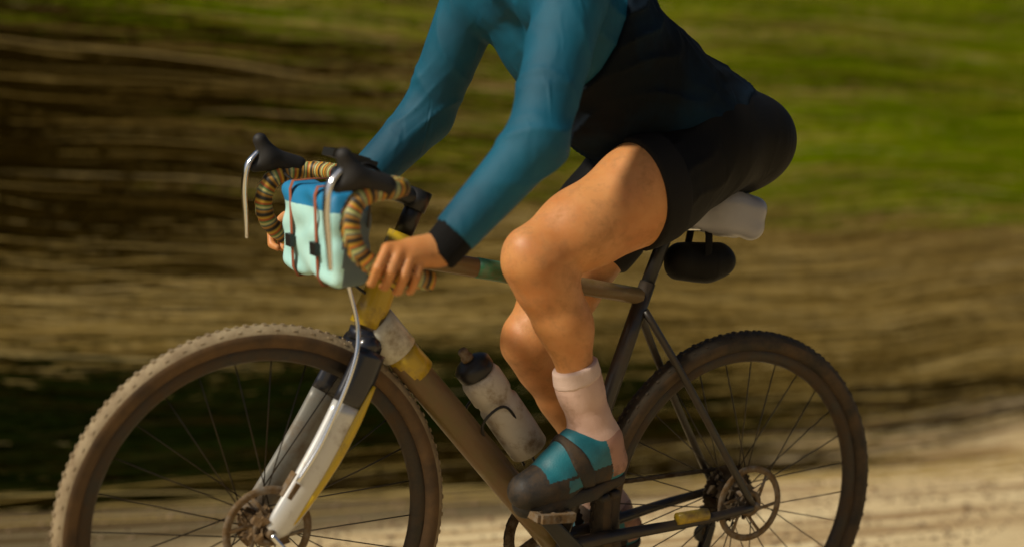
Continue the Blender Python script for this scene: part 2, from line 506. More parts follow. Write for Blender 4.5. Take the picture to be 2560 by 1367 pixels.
def ground_mat():
    m = D.materials.new('trail_and_bank_earth'); m.use_nodes = True
    nt = m.node_tree; L = nt.links; N = nt.nodes; b = N['Principled BSDF']
    b.inputs['Roughness'].default_value = .95
    b.inputs['Specular IOR Level'].default_value = 0
    at = N.new('ShaderNodeAttribute'); at.attribute_name = 'sv'     # metres along and across the trail, height
    def noise(scale, sc, detail=6, rough=.6):
        mp = N.new('ShaderNodeMapping'); mp.inputs['Scale'].default_value = sc
        L.new(at.outputs['Vector'], mp.inputs[0])
        n = N.new('ShaderNodeTexNoise'); n.inputs['Scale'].default_value = scale; n.inputs['Detail'].default_value = detail; n.inputs['Roughness'].default_value = rough
        L.new(mp.outputs[0], n.inputs['Vector']); return n.outputs['Fac']
    def ramp(src, stops):
        r = N.new('ShaderNodeValToRGB'); e = r.color_ramp.elements
        e[0].position = stops[0][0]; e[0].color = (*stops[0][1], 1); e[1].position = stops[-1][0]; e[1].color = (*stops[-1][1], 1)
        for p, c in stops[1:-1]:
            x = e.new(p); x.color = (*c, 1)
        L.new(src, r.inputs[0]); return r.outputs[0]
    def mixc(f, a, c):
        mx = N.new('ShaderNodeMix'); mx.data_type = 'RGBA'
        L.new(f, mx.inputs[0]); L.new(a, mx.inputs[6]); L.new(c, mx.inputs[7]); return mx.outputs[2]
    def attr(n):
        a = N.new('ShaderNodeAttribute'); a.attribute_name = n; return a.outputs['Fac']
    st = noise(1, (.16, 11, 11), 5, .62)       # bedded layers that follow the trail
    st2 = noise(1, (.18, 17, 17), 5, .60)
    earth = ramp(st, [(.32, (.010, .006, .0006)), (.5, (.016, .0098, .0009)), (.70, (.030, .019, .002))])
    sand = ramp(st, [(.32, (.22, .135, .065)), (.42, (.42, .29, .145)), (.52, (.70, .55, .31)), (.66, (.82, .70, .43))])
    straw = ramp(st2, [(.34, (.09, .058, .010)), (.5, (.27, .18, .045)), (.66, (.48, .35, .11))])
    green = ramp(st2, [(.34, (.05, .048, .0003)), (.5, (.12, .17, .0008)), (.66, (.24, .31, .003))])
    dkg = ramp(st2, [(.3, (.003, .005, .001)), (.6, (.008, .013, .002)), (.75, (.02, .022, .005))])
    c = mixc(attr('straw'), earth, straw)
    c = mixc(attr('green'), c, green)
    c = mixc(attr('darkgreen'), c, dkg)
    c = mixc(attr('sand'), c, sand)
    L.new(c, b.inputs['Base Color'])
    bp = N.new('ShaderNodeBump'); bp.inputs['Strength'].default_value = .7; bp.inputs['Distance'].default_value = .02
    L.new(noise(1, (.6, 26, 26), 6, .6), bp.inputs['Height']); L.new(bp.outputs[0], b.inputs['Normal'])
    return m
gm = mesh('ground', np.stack([Xw.ravel(), Yw.ravel(), HH.ravel()], 1), F, ground_mat())
ga = gm.attributes.new('sv', 'FLOAT_VECTOR', 'POINT')
ga.data.foreach_set('vector', np.stack([SS.ravel(), VV.ravel(), HH.ravel()], 1).astype(np.float32).ravel())
for nme, arr in zip(('green', 'darkgreen', 'straw', 'sand'), zones(SS, VV, HH)):
    a = gm.attributes.new(nme, 'FLOAT', 'POINT'); a.data.foreach_set('value', arr.astype(np.float32).ravel())
ground = D.objects.new('ground', gm); COL.objects.link(ground)
tag(ground, 'pale sandy trail with a dark earth and grass bank rising behind it', kind='structure')

# growth on the bank: long stems laid over along the trail
def blade_mat(name, stops, trans=0.):
    m = D.materials.new(name); m.use_nodes = True
    nt = m.node_tree; L = nt.links; N = nt.nodes; b = N['Principled BSDF']
    b.inputs['Roughness'].default_value = .8
    b.inputs['Specular IOR Level'].default_value = 0
    at = N.new('ShaderNodeAttribute'); at.attribute_name = 'tint'
    r = N.new('ShaderNodeValToRGB'); e = r.color_ramp.elements
    e[0].position = 0; e[0].color = (*stops[0], 1); e[1].position = 1; e[1].color = (*stops[-1], 1)
    for k, c in enumerate(stops[1:-1]):
        x = e.new((k + 1) / (len(stops) - 1)); x.color = (*c, 1)
    L.new(at.outputs['Fac'], r.inputs[0]); L.new(r.outputs[0], b.inputs['Base Color'])
    return m

def blades(name, n, pick, material, length, width, lift, label, spread=.07, srange=(-7.6, 2.6), vrange=(4.9, 9.0)):
    s = rng.uniform(*srange, n * 6); v = rng.uniform(*vrange, n * 6)
    z = height(s, v)
    keep = rng.random(n * 6) < pick(s, v, z)
    s, v, z = s[keep][:n], v[keep][:n], z[keep][:n]
    n = len(s)
    sgn = np.where(rng.random(n) < .8, -1, 1)
    ln = rng.uniform(*length, n) * rng.uniform(.5, 1, n)
    ang = rng.normal(.05, spread, n)
    lf = rng.uniform(*lift, n)
    K = 6
    V = np.zeros((n, K + 1, 2, 3)); w = rng.uniform(*width, n)
    sw = rng.normal(0, .15, n)
    for k in range(K + 1):
        t = k / K
        ss = s + sgn * ln * t * np.cos(ang)
        vv = v + ln * t * np.sin(ang) * .5
        g = height(ss, vv)
        zc = g + ln * lf * np.sin(PI * min(t * .8 + .03, 1)) * (1 + sw) + .004
        x, y = to_world(ss, vv)
        ww = w * (1 - .85 * t ** 2) * .5
        for q, sg_ in enumerate((-1, 1)):
            V[:, k, q, 0] = x + N_[0] * ww * sg_ * .4; V[:, k, q, 1] = y + N_[1] * ww * sg_ * .4; V[:, k, q, 2] = zc + ww * sg_
    base = np.arange(n)[:, None] * (2 * (K + 1))
    Fq = np.concatenate([base + np.array([[2 * k, 2 * k + 1, 2 * k + 3, 2 * k + 2]]) for k in range(K)])
    me = mesh(name, V.reshape(-1, 3), Fq, material)
    a = me.attributes.new('tint', 'FLOAT', 'POINT')
    tint = np.clip(rng.normal(.5, .25, n) + .5 * (fbm(s * .9, v * 3, 3, 71) - .47), 0, 1)
    a.data.foreach_set('value', np.repeat(tint, 2 * (K + 1)).astype(np.float32))
    o = D.objects.new(name, me); COL.objects.link(o)
    tag(o, label, kind='stuff')
    return o

m_g = blade_mat('green_blades', [(.05, .055, .0003), (.11, .17, .0006), (.22, .31, .002), (.38, .32, .03)])
m_s = blade_mat('straw_blades', [(.12, .076, .014), (.25, .165, .040), (.50, .36, .11), (.72, .56, .24)])
m_d = blade_mat('dead_blades', [(.010, .006, .0006), (.016, .0098, .0011), (.026, .016, .0022), (.07, .045, .007)])
m_k = blade_mat('dark_grass_blades', [(.004, .007, .001), (.008, .014, .002), (.016, .024, .003), (.035, .030, .008)])  # the low grass's own very dark green tones
blades('green_grass', 20000, lambda s, v, z: zones(s, v, z)[0], m_g, (.7, 2.2), (.004, .009), (.0, .05), 'bright green windswept grass covering the upper bank')
blades('straw', 16000, lambda s, v, z: .75 * zones(s, v, z)[2] * (1 - zones(s, v, z)[3]), m_s, (.8, 2.8), (.003, .007), (.0, .03), 'dry tan straw lying flat along the foot and middle of the bank', spread=.07)
blades('dead_stems', 9000, lambda s, v, z: .5 * (1 - zones(s, v, z)[3]) * (1 - .8 * zones(s, v, z)[0]), m_d, (.9, 3.0), (.003, .007), (.0, .03), 'dark brown dead stems matted over the bare earth bank', spread=.08)
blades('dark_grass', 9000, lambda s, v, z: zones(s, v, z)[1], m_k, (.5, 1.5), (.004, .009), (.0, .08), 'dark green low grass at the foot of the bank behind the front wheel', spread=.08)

m_l = blade_mat('bleached_blades', [(.30, .20, .05), (.50, .36, .11), (.70, .56, .26)])
blades('long_straw', 900, lambda s, v, z: np.where(v > 4.5, .10 + .25 * np.clip((-s - .6) / 1.6, 0, 1) + .5 * zones(s, v, z)[2], 0), m_l, (1.2, 3.2), (.003, .0065), (.0, .035), 'long bleached straw stalks streaking across the bank', spread=.09, vrange=(4.5, 8.2))

# grit on the trail
def grit():
    n = 5000
    s = rng.uniform(-6, 2.2, n); v = rng.uniform(3.3, 5.3, n)
    x, y = to_world(s, v); z = height(s, v)
    r = rng.uniform(.003, .012, n) * rng.uniform(.5, 1.2, n)
    o8 = np.array([[1, 0, 0], [0, 1, 0], [-1, 0, 0], [0, -1, 0], [0, 0, .7], [0, 0, -.7]])
    V = o8[None] * r[:, None, None] * rng.uniform(.6, 1.4, (n, 6, 3)) + np.stack([x, y, z + r * .3], 1)[:, None, :]
    Ft = np.array([[0, 1, 4], [1, 2, 4], [2, 3, 4], [3, 0, 4], [1, 0, 5], [2, 1, 5], [3, 2, 5], [0, 3, 5]])
    F = (np.arange(n)[:, None, None] * 6 + Ft[None]).reshape(-1, 3)
    me = mesh('gravel', V.reshape(-1, 3), F, mat('gravel_stone', (.30, .21, .12), .9, col2=(.13, .085, .045), scale=12), smooth=False)
    o = D.objects.new('gravel', me); COL.objects.link(o)
    tag(o, 'small tan gravel scattered over the sandy trail', kind='stuff')
grit()

# ------------------------------------------------------------------ bicycle
A = np.array
bike = root('bicycle', (0, 0, 0), 'muddy drop-bar gravel bicycle with mustard head tube and silver fork leaning through a turn', 'bicycle')

def wheel(cx, mt, mw, cassette):
    c = A((cx, 0, .3525))
    rim_prof = [(.292, -.007), (.300, -.012), (.316, -.0135), (.318, -.0105), (.311, -.009), (.311, .009), (.318, .0105), (.316, .0135), (.300, .012), (.292, .007), (.289, 0)]
    w = part('wheel', lathe(rim_prof, 96, c), m_rim, bike)
    prof = []
    for k in range(20):
        a = -PI * .80 + 2 * PI * .80 * k / 19
        prof.append((.3315 + .0215 * math.cos(a), .0225 * math.sin(a)))
    V, F = lathe(prof, 120, c)
    mi = []
    m = len(prof)
    for i in range(120):
        for k in range(m): mi.append(0 if 5 <= k <= 13 else 1)
    part('tyre', (V, F), [mt, mw], w, mi=mi)
    kn = []
    for i in range(132):
        th = 2 * PI * i / 132
        rows = [(-.0045, .3518), (.0045, .3518)] if i % 2 else [(-.0145, .3455), (.0145, .3455), (0, .3522)]
        for y, r in rows:
            V, F = box((0, y, r), (.0085, .0062, .0058), taper=.8)
            if abs(y) > .01:
                V = V - A((0, 0, r)); 
                V[:, 1] -= y; a = -y / .0225; cc, s2 = math.cos(a), math.sin(a)
                V = V @ A([[1, 0, 0], [0, cc, -s2], [0, s2, cc]]).T if True else V
                V = V + A((0, y, r))
            kn.append((V @ roty(th).T + c, F))
    part('tread', join(*kn), mt, w, smooth=False, kind='stuff')
    hub = lathe([(.010, -.055), (.012, -.042), (.030, -.034), (.030, -.030), (.014, -.024), (.013, .018), (.030, .024), (.030, .030), (.014, .038), (.012, .055)], 24, c, closed=False)
    part('hub', hub, m_muddy, w)
    protos = {}
    for i in range(28):
        side = 1 if i % 2 else -1
        th = 2 * PI * i / 28
        off = (.55 if (i // 2) % 2 else -.55)
        a = A((.029 * math.sin(th + off), .030 * side if not (cassette and side < 0) else -.02, .029 * math.cos(th + off)))
        b_ = A((.291 * math.sin(th), 0, .291 * math.cos(th)))
        key = (cassette, side, off)
        if i < 4:
            # canonical spoke, built at angle zero
            a0 = A((.029 * math.sin(off), a[1], .029 * math.cos(off)))
            protos[key] = mesh('spoke', *bar(a0, A((0, 0, .291)), .0012, 6), m_spoke)
        so = D.objects.new('spoke', protos[key]); COL.objects.link(so); so.parent = w
        so.location = tuple(c - BASE[w.name]); so.rotation_euler = (0, th, 0)
    # brake disc on the left
    ring = [(.080, .046), (.080, .048), (.066, .048), (.066, .046)]
    items = [lathe(ring, 60, c), lathe([(.028, .045), (.028, .049), (.016, .049), (.016, .045)], 30, c)]
    for k in range(6):
        th = 2 * PI * k / 6
        items.append(bar(c + A((.026 * math.sin(th), .047, .026 * math.cos(th))), c + A((.068 * math.sin(th + .5), .047, .068 * math.cos(th + .5))), .004, 6, squash=(.3, 1), up=(0, 1, 0)))
    part('brake_disc', join(*items), m_muddy, w)
    if cassette:
        for k in range(9):
            r = .024 + .0046 * k; y = -.056 + .0033 * k
            V, F = [], []
            nt_ = 12 + 3 * k
            for i in range(nt_ * 4):
                th = 2 * PI * i / (nt_ * 4); rr = r + (.0035 if i % 4 in (1, 2) else 0)
                for yy in (y - .0008, y + .0008): V.append(c + A((rr * math.sin(th), yy, rr * math.cos(th))))
            q = nt_ * 4
            V += [c + A((0, y - .0008, 0)), c + A((0, y + .0008, 0))]
            for i in range(q):
                j = (i + 1) % q
                F += [(2 * i, 2 * i + 1, 2 * j + 1, 2 * j), (2 * q, 2 * i, 2 * j), (2 * q + 1, 2 * j + 1, 2 * i + 1)]
            part('sprocket', (V, F), m_chain, w, smooth=False)
    return w
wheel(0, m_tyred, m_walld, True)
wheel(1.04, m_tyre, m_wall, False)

# mud thrown up and caked round the hubs
def mudcake(c, seed, rad=.055, n=60):
    r2 = np.random.default_rng(seed); it = []
    for k in range(n):
        a = r2.uniform(0, 2 * PI); q = rad * r2.uniform(.1, 1)
        p = A(c) + A((q * math.cos(a), r2.uniform(-.035, .05), q * math.sin(a)))
        r = r2.uniform(.004, .011)
        V, F = box(p, (r * 2, r * 1.6, r * 1.7), rot=roty(r2.uniform(0, 3)), taper=.6)
        it.append((V + r2.normal(0, r * .25, V.shape), F))
    return join(*it)
m_mud = mat('dried_mud', (.20, .125, .055), .95, col2=(.09, .055, .025), scale=60, bump=.8, bscale=200)
part('mud', mudcake((1.04, 0.01, .3525), 3, .036, 70), m_mud, bike, smooth=False, kind='stuff')
part('mud', mudcake((.02, 0.0, .3525), 4, .040, 60), mat('dark_dried_mud', (.05, .034, .018), .95, col2=(.10, .07, .035), scale=50), bike, smooth=False, kind='stuff')

BB = A((.425, 0, .28))
part('down_tube', bar((.858, 0, .715), (.432, 0, .285), [.029, .031, .030], 20, n=8), m_frame, bike)
part('down_tube_collar', bar((.853, 0, .712), (.800, 0, .660), [.0335, .0325], 20, n=4, squash=(1.0, 1.12)), m_white, bike)
part('down_tube_decal', bar((.800, 0, .660), (.758, 0, .6205), [.0322, .0318], 20, n=4), m_yellow, bike)
part('top_tube', bar((.815, 0, .835), (.292, 0, .772), [.019, .0165], 18, n=6), m_frame, bike)
part('top_tube_decal', bar((.66, .001, .8167), (.57, .001, .8057), .0192, 18, n=4), m_green, bike)
part('seat_tube', bar(BB, (.277, 0, .80), [.0175, .016], 18, n=5), m_framed, bike)
part('head_tube', bar((.869, 0, .705), (.812, 0, .872), [.031, .026, .027], 22, n=6), m_yellow, bike)
part('bottom_bracket', lathe([(.008, -.062), (.022, -.040), (.022, .040), (.008, .062)], 24, BB, closed=False), m_framed, bike)
for sgn in (1, -1):
    part('chain_stay', tube(cr([BB + (0, .02 * sgn, -.002), (.30, .036 * sgn, .300), (.15, .060 * sgn, .325), (.01, .068 * sgn, .350)], 5), [.0155, .0125, .010, .009], 14), m_framed, bike)
    part('seat_stay', tube(cr([(.285, .012 * sgn, .745), (.20, .038 * sgn, .625), (.08, .058 * sgn, .455), (.008, .067 * sgn, .355)], 5), .0078, 12), m_framed, bike)
part('dropout_decal', bar((.19, .0625, .334), (.12, .0665, .342), .0125, 12), m_yellow, bike)

# fork: crown, two blades with a dark shoulder, yellow stripe on the trailing edge
part('fork_crown', join(bar((.868, 0, .700), (.872, 0, .680), [.029, .030], 20), bar((.8735, -.044, .672), (.8735, .044, .672), [.020, .023, .020], 16, n=5)), m_band, bike)
for sgn in (1, -1):
    path = cr([(.874, .046 * sgn, .668), (.905, .052 * sgn, .590), (.955, .057 * sgn, .480), (1.015, .0605 * sgn, .378), (1.037, .061 * sgn, .353)], 6)
    n1 = 8
    body = tube(path[n1 - 1:], [.0235, .024, .0200, .0125], 18, squash=(.62, 1.30))
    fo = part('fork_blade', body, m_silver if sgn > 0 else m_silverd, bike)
    part('shoulder', tube(path[:n1], [.0225, .0242], 18, squash=(.64, 1.30)), m_band, fo)
    st = [p + A((-.024, .011 * sgn, -.010)) * f for p, f in zip(path[4:20], np.linspace(1.0, .62, 16))]
    part('stripe', tube(st, [.003, .0085, .0095, .007, .002], 10), m_stripe, fo)
part('brake_caliper', join(box((1.000, .052, .430), (.030, .022, .046), roty(R(-28))), box((1.002, .066, .425), (.018, .010, .030), roty(R(-28)))), m_muddy, bike, smooth=False)
part('axle', bar((1.04, -.068, .3525), (1.04, .070, .3525), .0085, 14), m_muddy, bike)
part('axle_lever', tube(cr([(1.04, .072, .3525), (1.025, .080, .335), (1.000, .083, .312)], 4), [.006, .005, .004], 10), m_steel, bike)
part('rear_axle', bar((0, -.072, .3525), (0, .074, .3525), .0085, 14), m_muddy, bike)

# cockpit
part('headset_spacer', bar((.812, 0, .872), (.790, 0, .932), .0175, 18), m_plastic, bike)
part('stem', join(bar((.795, 0, .917), (.783, 0, .952), .021, 18), bar((.789, 0, .936), (.893, 0, .962), [.0175, .016, .019], 16, n=6), bar((.898, -.026, .964), (.898, .026, .964), .0215, 18)), m_plastic, bike)
def bar_path(sgn):
    return cr([(.899, .0, .965), (.899, .10 * sgn, .966), (.903, .175 * sgn, .966), (.925, .203 * sgn, .964), (.962, .208 * sgn, .958), (.992, .211 * sgn, .940), (1.003, .216 * sgn, .905), (.990, .222 * sgn, .865), (.955, .227 * sgn, .838), (.905, .231 * sgn, .826), (.858, .234 * sgn, .820)], 8)
hb = part('handlebar', join(tube(bar_path(1)[:14], .0135, 14), tube(bar_path(-1)[:14], .0135, 14)), m_plastic, bike)
for sgn in (1, -1):
    p = bar_path(sgn)[10:]
    # wound tape: overlapping turns raised along the bar
    L_ = np.concatenate([[0], np.cumsum(np.linalg.norm(np.diff(p, axis=0), axis=1))])
    n = int(L_[-1] / .0042)
    q = np.stack([np.interp(np.linspace(0, L_[-1], n), L_, p[:, k]) for k in range(3)], 1)
    rr = .0155 + .0014 * ((np.arange(n) % 5) / 4)
    V, F = tube(q, rr, 16)
    tp = part('bar_tape', (V, F), m_tape, hb)
    al = np.concatenate([np.repeat(np.linspace(0, L_[-1], n), 16) + np.tile(np.arange(16) / 16 * .012, n), [0, L_[-1]]])
    a = tp.data.attributes.new('along', 'FLOAT', 'POINT'); a.data.foreach_set('value', al.astype(np.float32))
    # hood and lever
    f = Field((.90, (.17 if sgn > 0 else -.25), .90), (1.07, (.25 if sgn > 0 else -.17), 1.06), .0028)
    y = .210 * sgn
    f.limb((.945, y, .970), (1.000, y, .982), .0185, .0185, .01)
    f.limb((1.000, y, .982), (1.020, y, 1.012), .0170, .0135, .014)
    f.limb((1.005, y, .972), (1.026, y, .962), .0150, .010, .012)
    ho = part('brake_hood', f.mesh(1), m_hood, bike)
    lp = cr([(1.022, y, .992), (1.040, y, .965), (1.043, y + .002 * sgn, .925), (1.036, y + .004 * sgn, .875), (1.030, y + .007 * sgn, .830)], 6)
    part('brake_lever', tube(lp, [.0075, .0105, .0095, .008, .0055], 12, squash=(1, .6)), m_steel, ho)
# hoses and cables
def hose(pts, r, m): return part('brake_hose', tube(cr(pts, 8), r, 10), m, bike)
hose([(.975, .19, .955), (.955, .12, .925), (.948, .05, .86), (.925, .035, .79), (.905, .050, .71), (.915, .066, .64), (.960, .072, .52), (1.002, .074, .445)], .0042, m_steel)
hose([(.975, -.19, .955), (.965, -.12, .93), (.945, -.05, .86), (.905, -.02, .79), (.865, .015, .755)], .0026, m_plastic)
hose([(.96, .19, .95), (.94, .14, .90), (.91, .07, .85), (.865, .03, .80), (.82, .022, .765)], .0026, m_plastic)
part('bike_computer', join(box((.925, 0, 1.000), (.085, .052, .014), roty(R(-12))), bar((.905, 0, .975), (.915, 0, .995), .009, 10)), [m_plastic], bike, smooth=False)
part('computer_screen', box((.9245, 0, 1.0085), (.062, .042, .002), roty(R(-12))), m_lens, bike, smooth=False)

# saddle and post
part('seat_post', bar((.280, 0, .790), (.232, 0, .938), .0140, 16), m_plastic, bike)
f = Field((-.02, -.12, .87), (.36, .12, 1.02), .004)
for (a, b_, ra, rb) in [((.330, 0, .938), (.24, 0, .956), .019, .026), ((.24, 0, .956), (.14, .046, .974), .026, .034), ((.24, 0, .956), (.14, -.046, .974), .026, .034),
                        ((.15, .050, .972), (.088, .060, .962), .034, .030), ((.15, -.050, .972), (.088, -.060, .962), .034, .030), ((.15, 0, .970), (.082, 0, .960), .034, .030), ((.19, 0, .962), (.12, 0, .970), .032, .036)]:
    f.limb(a, b_, ra, rb, .02, sq=(1, 1, 1.2))
    f.limb(A(a) - (0, 0, .024), A(b_) - (0, 0, .036), ra * .9, rb * .95, .02)
f.cut((.10, 0, .890), (.25, 0, -1))
sad = part('saddle', f.mesh(2), m_saddle, bike)
for sgn in (1, -1):
    part('saddle_rail', tube(cr([(.29, .010 * sgn, .928), (.255, .020 * sgn, .912), (.17, .022 * sgn, .912), (.12, .026 * sgn, .918), (.07, .034 * sgn, .932)], 5), .0038, 10), m_steel, sad)

# drivetrain
cr_th = math.atan2(.415 - .28, .553 - .425)
pl = A((.548, .155, .392)); prr = A((.302, -.155, .168))
crank_l = part('crank', join(tube([BB + (0, .066, 0), BB + (.01, .080, .01), A((.497, .085, .348)), A((.545, .086, .389))], [.020, .0165, .013, .0135], 14, squash=(.55, 1.1))), m_plastic, bike)
crank_r = part('crank', join(tube([BB + (0, -.066, 0), BB - (.01, .080, .01), A((.353, -.085, .212)), A((.305, -.086, .171))], [.020, .0165, .013, .0135], 14, squash=(.55, 1.1))), m_plastic, bike)
def chainring():
    V, F = [], []
    n = 42 * 4; c = BB + (0, -.050, 0)
    for i in range(n):
        th = 2 * PI * i / n; ro = .087 + (.003 if i % 4 in (1, 2) else 0)
        for rr, yy in ((ro, -.0015), (ro, .0015), (.070, .0015), (.070, -.0015)):
            V.append(c + A((rr * math.sin(th), yy, rr * math.cos(th))))
    for i in range(n):
        j = (i + 1) % n
        for k in range(4):
            k2 = (k + 1) % 4
            F.append((4 * i + k, 4 * j + k, 4 * j + k2, 4 * i + k2))
    arms = [bar(c, c + A((.072 * math.sin(t), 0, .072 * math.cos(t))), [.014, .008], 10, squash=(.35, 1), up=(0, 1, 0)) for t in np.arange(4) * PI / 2 + .5]
    return join((V, F), *arms)
part('chainring', chainring(), m_chain, bike, smooth=False)
# chain: real links round ring, cassette and jockey wheels
loop = []
cR = A((0, -.050, .3525))
for t in np.linspace(R(95), R(260), 14): loop.append(BB + A((.089 * math.cos(t - PI / 2), -.050, .089 * math.sin(t - PI / 2) * 1)) if False else BB + A((.089 * math.cos(R(90) - (t - R(95))), -.050, .089 * math.sin(R(90) - (t - R(95))))))
lower = loop[-1]
loop += [A((.10, -.050, .205)), A((.035, -.050, .190)), A((.022, -.050, .215)), A((.040, -.050, .262)), A((.030, -.050, .300))]
for t in np.linspace(R(-60), R(-260), 14): loop.append(cR + A((.050 * math.cos(t), 0, .050 * math.sin(t))))
loop.append(BB + A((0, -.050, .089)))
loop = np.array(loop)
Lc = np.concatenate([[0], np.cumsum(np.linalg.norm(np.diff(loop, axis=0), axis=1))])
nl = int(Lc[-1] / .0127)
pts = np.stack([np.interp(np.linspace(0, Lc[-1], nl), Lc, loop[:, k]) for k in range(3)], 1)
chn = []
for i in range(nl):
    a, b_ = pts[i], pts[(i + 1) % nl]
    d = b_ - a; ang = -math.atan2(d[2], d[0])
    wy = .0024 if i % 2 else .0034
    for s2 in (1, -1):
        chn.append(box((a + b_) / 2 + (0, wy * s2, 0), (.0165, .0011, .0078), roty(ang)))
part('chain', join(*chn), m_chain, bike, smooth=False, kind='stuff')
part('rear_derailleur', join(box((.012, -.072, .290), (.030, .014, .05), roty(R(10))), box((.030, -.058, .235), (.018, .004, .085), roty(R(-12))), box((.030, -.043, .235), (.018, .004, .085), roty(R(-12))),
     lathe([(.004, -.004), (.021, -.003), (.021, .003), (.004, .004)], 20, (.022, -.050, .208)), lathe([(.004, -.004), (.019, -.003), (.019, .003), (.004, .004)], 20, (.040, -.050, .262))), m_plastic, bike, smooth=False)
for p, sgn in ((pl, 1), (prr, -1)):
    pd = join(bar(p - (0, .062 * sgn, 0), p + (0, .042 * sgn, 0), .007, 12),
              box(p + (.034, 0, 0), (.012, .070, .014)), box(p - (.034, 0, 0), (.012, .070, .014)),
              box(p + (0, .036, 0), (.066, .012, .016)), box(p - (0, .036, 0), (.066, .012, .016)), box(p, (.05, .03, .017)))
    part('pedal', pd, m_muddy, bike, smooth=False)
part('bottle_cage', join(tube(cr([(.60, .0, .472), (.635, .038, .53), (.60, .047, .565), (.555, .034, .525), (.50, .030, .43)], 6), .0028, 8), tube(cr([(.60, 0, .472), (.635, -.038, .53), (.60, -.047, .565), (.555, -.034, .525), (.50, -.030, .43)], 6), .0028, 8)), m_plastic, bike)

# ------------------------------------------------------------------ carried things
# bottle
b0 = A((.518, 0, .462)); b1 = A((.660, 0, .628)); ax_ = (b1 - b0) / np.linalg.norm(b1 - b0); BL = np.linalg.norm(b1 - b0)
off = A((-ax_[2], 0, ax_[0])) * .012
b0 = b0 + off; b1 = b1 + off
bottle = root('water_bottle', tuple(b0), 'dusty white water bottle with black cap carried in the cage on the down tube', 'bottle')
pr = [(0, .032), (.004, .039), (.05, .040), (.10, .040), (.118, .040), (.124, .036), (.136, .036), (.142, .040), (.182, .040), (.192, .036), (.196, .030)]
def axl(profile, seg=28):
    up = A((0, 1, 0)); sd = np.cross(ax_, up)
    V = []; F = []
    m = len(profile)
    for d, r in profile:
        for k in range(seg):
            th = 2 * PI * k / seg
            V.append(b0 + ax_ * d + r * (up * math.cos(th) + sd * math.sin(th)))
    for i in range(m - 1):
        for k in range(seg):
            k2 = (k + 1) % seg
            F.append((i * seg + k, i * seg + k2, (i + 1) * seg + k2, (i + 1) * seg + k))
    V += [b0 + ax_ * profile[0][0], b0 + ax_ * profile[-1][0]]
    for k in range(seg):
        k2 = (k + 1) % seg
        F += [(m * seg, k2, k), (m * seg + 1, (m - 1) * seg + k, (m - 1) * seg + k2)]
    return V, F
part('bottle_body', axl(pr), m_bottle, bottle)
part('bottle_cap', axl([(.196, .034), (.200, .0365), (.216, .0365), (.224, .028), (.230, .014)]), m_plastic, bottle)
part('bottle_spout', axl([(.230, .012), (.238, .012), (.240, .009), (.250, .010), (.254, .007)]), m_muddy, bottle)

# handlebar bag
BR = roty(R(7))
bc = A((.962, .006, .872))
bagr = root('handlebar_bag', (.968, 0, .79), 'mint fronted handlebar bag with blue lid and grey sides strapped before the bars', 'bag')
f = Field((.89, -.17, .74), (1.05, .17, .98), .004)
f.rbox(bc, (.036, .128, .080), .018, BR)
f.disp(lambda X, Y, Z: .0040 * np.sin(38 * Y + 3 * np.sin(40 * Z)) * np.sin(30 * Z + 9 * X) + .0012 * np.sin(90 * Z + 40 * Y))
V, F = f.mesh(2)
cen = V[F].mean(1); nrm = np.cross(V[F[:, 1]] - V[F[:, 0]], V[F[:, 2]] - V[F[:, 0]]); nrm /= np.linalg.norm(nrm, axis=1)[:, None] + 1e-12
loc = (cen - bc) @ BR
mi = np.where(loc[:, 2] > .046, 2, np.where(loc[:, 0] > .018, 0, 1))
part('bag_body', (V, F), [m_mint, m_bagside, m_bagtop], bagr, mi=mi)
for yy in (-.062, .062):
    path = [bc + BR @ A(p) for p in ((-.036, yy, .084), (.0, yy, .085), (.034, yy, .084), (.0395, yy, .07), (.040, yy, 0), (.0395, yy, -.068), (.032, yy, -.084), (-.02, yy, -.084))]
    part('bag_strap', tube(path, .0065, 8, squash=(1, .22), up=(0, 1, 0)), m_strap if yy > 0 else m_strap, bagr)
    part('bag_buckle', box(bc + BR @ A((.044, yy, -.02)), (.008, .026, .022), BR), m_plastic, bagr, smooth=False)
for yy in (-.045, .045):
    part('bar_strap', tube(cr([bc + BR @ A((-.034, yy, .06)), A((.925, yy, .99)), A((.897, yy, .990)), A((.878, yy, .965)), A((.897, yy, .943)), bc + BR @ A((-.034, yy, .03))], 4), .010, 8, squash=(1, .25), up=(0, 1, 0)), m_cuff, bagr)

# saddle bag
sbag = root('saddle_bag', (.17, 0, .84), 'small black bag hanging under the rear of the grey saddle', 'bag')
f = Field((.05, -.07, .76), (.27, .07, .95), .004)
f.limb((.205, 0, .852), (.115, 0, .850), .030, .036, .02, sq=(1, .85, 1))
f.limb((.205, 0, .832), (.14, 0, .832), .026, .030, .02, sq=(1, .85, 1))
f.disp(lambda X, Y, Z: .0015 * np.sin(70 * X + 30 * Z) * np.sin(60 * Y))
part('bag_body', f.mesh(2), m_black, sbag)
part('bag_strap', tube(cr([(.165, .030, .815), (.165, .036, .85), (.165, .026, .913), (.165, -.026, .913), (.165, -.036, .85), (.165, -.030, .815)], 4), .009, 8, squash=(.2, 1)), m_cuff, sbag)

# ------------------------------------------------------------------ the rider
per = root('person', (.2, 0, .92), 'cyclist in teal long sleeves, black vest and black shorts, riding the bicycle gripping the drops', 'person')
HIP = {1: A((.238, .090, 1.060)), -1: A((.258, -.090, 1.052))}
KNEE = {1: A((.603, .112, .856)), -1: A((.470, -.105, .668))}
ANK = {1: A((.434, .120, .512)), -1: A((.232, -.120, .300))}
SH = {1: A((.612, .172, 1.305)), -1: A((.625, -.172, 1.325))}
EL = {1: A((.700, .255, 1.060)), -1: A((.668, -.255, 1.085))}
WR = {1: A((.846, .238, .876)), -1: A((.850, -.238, .888))}

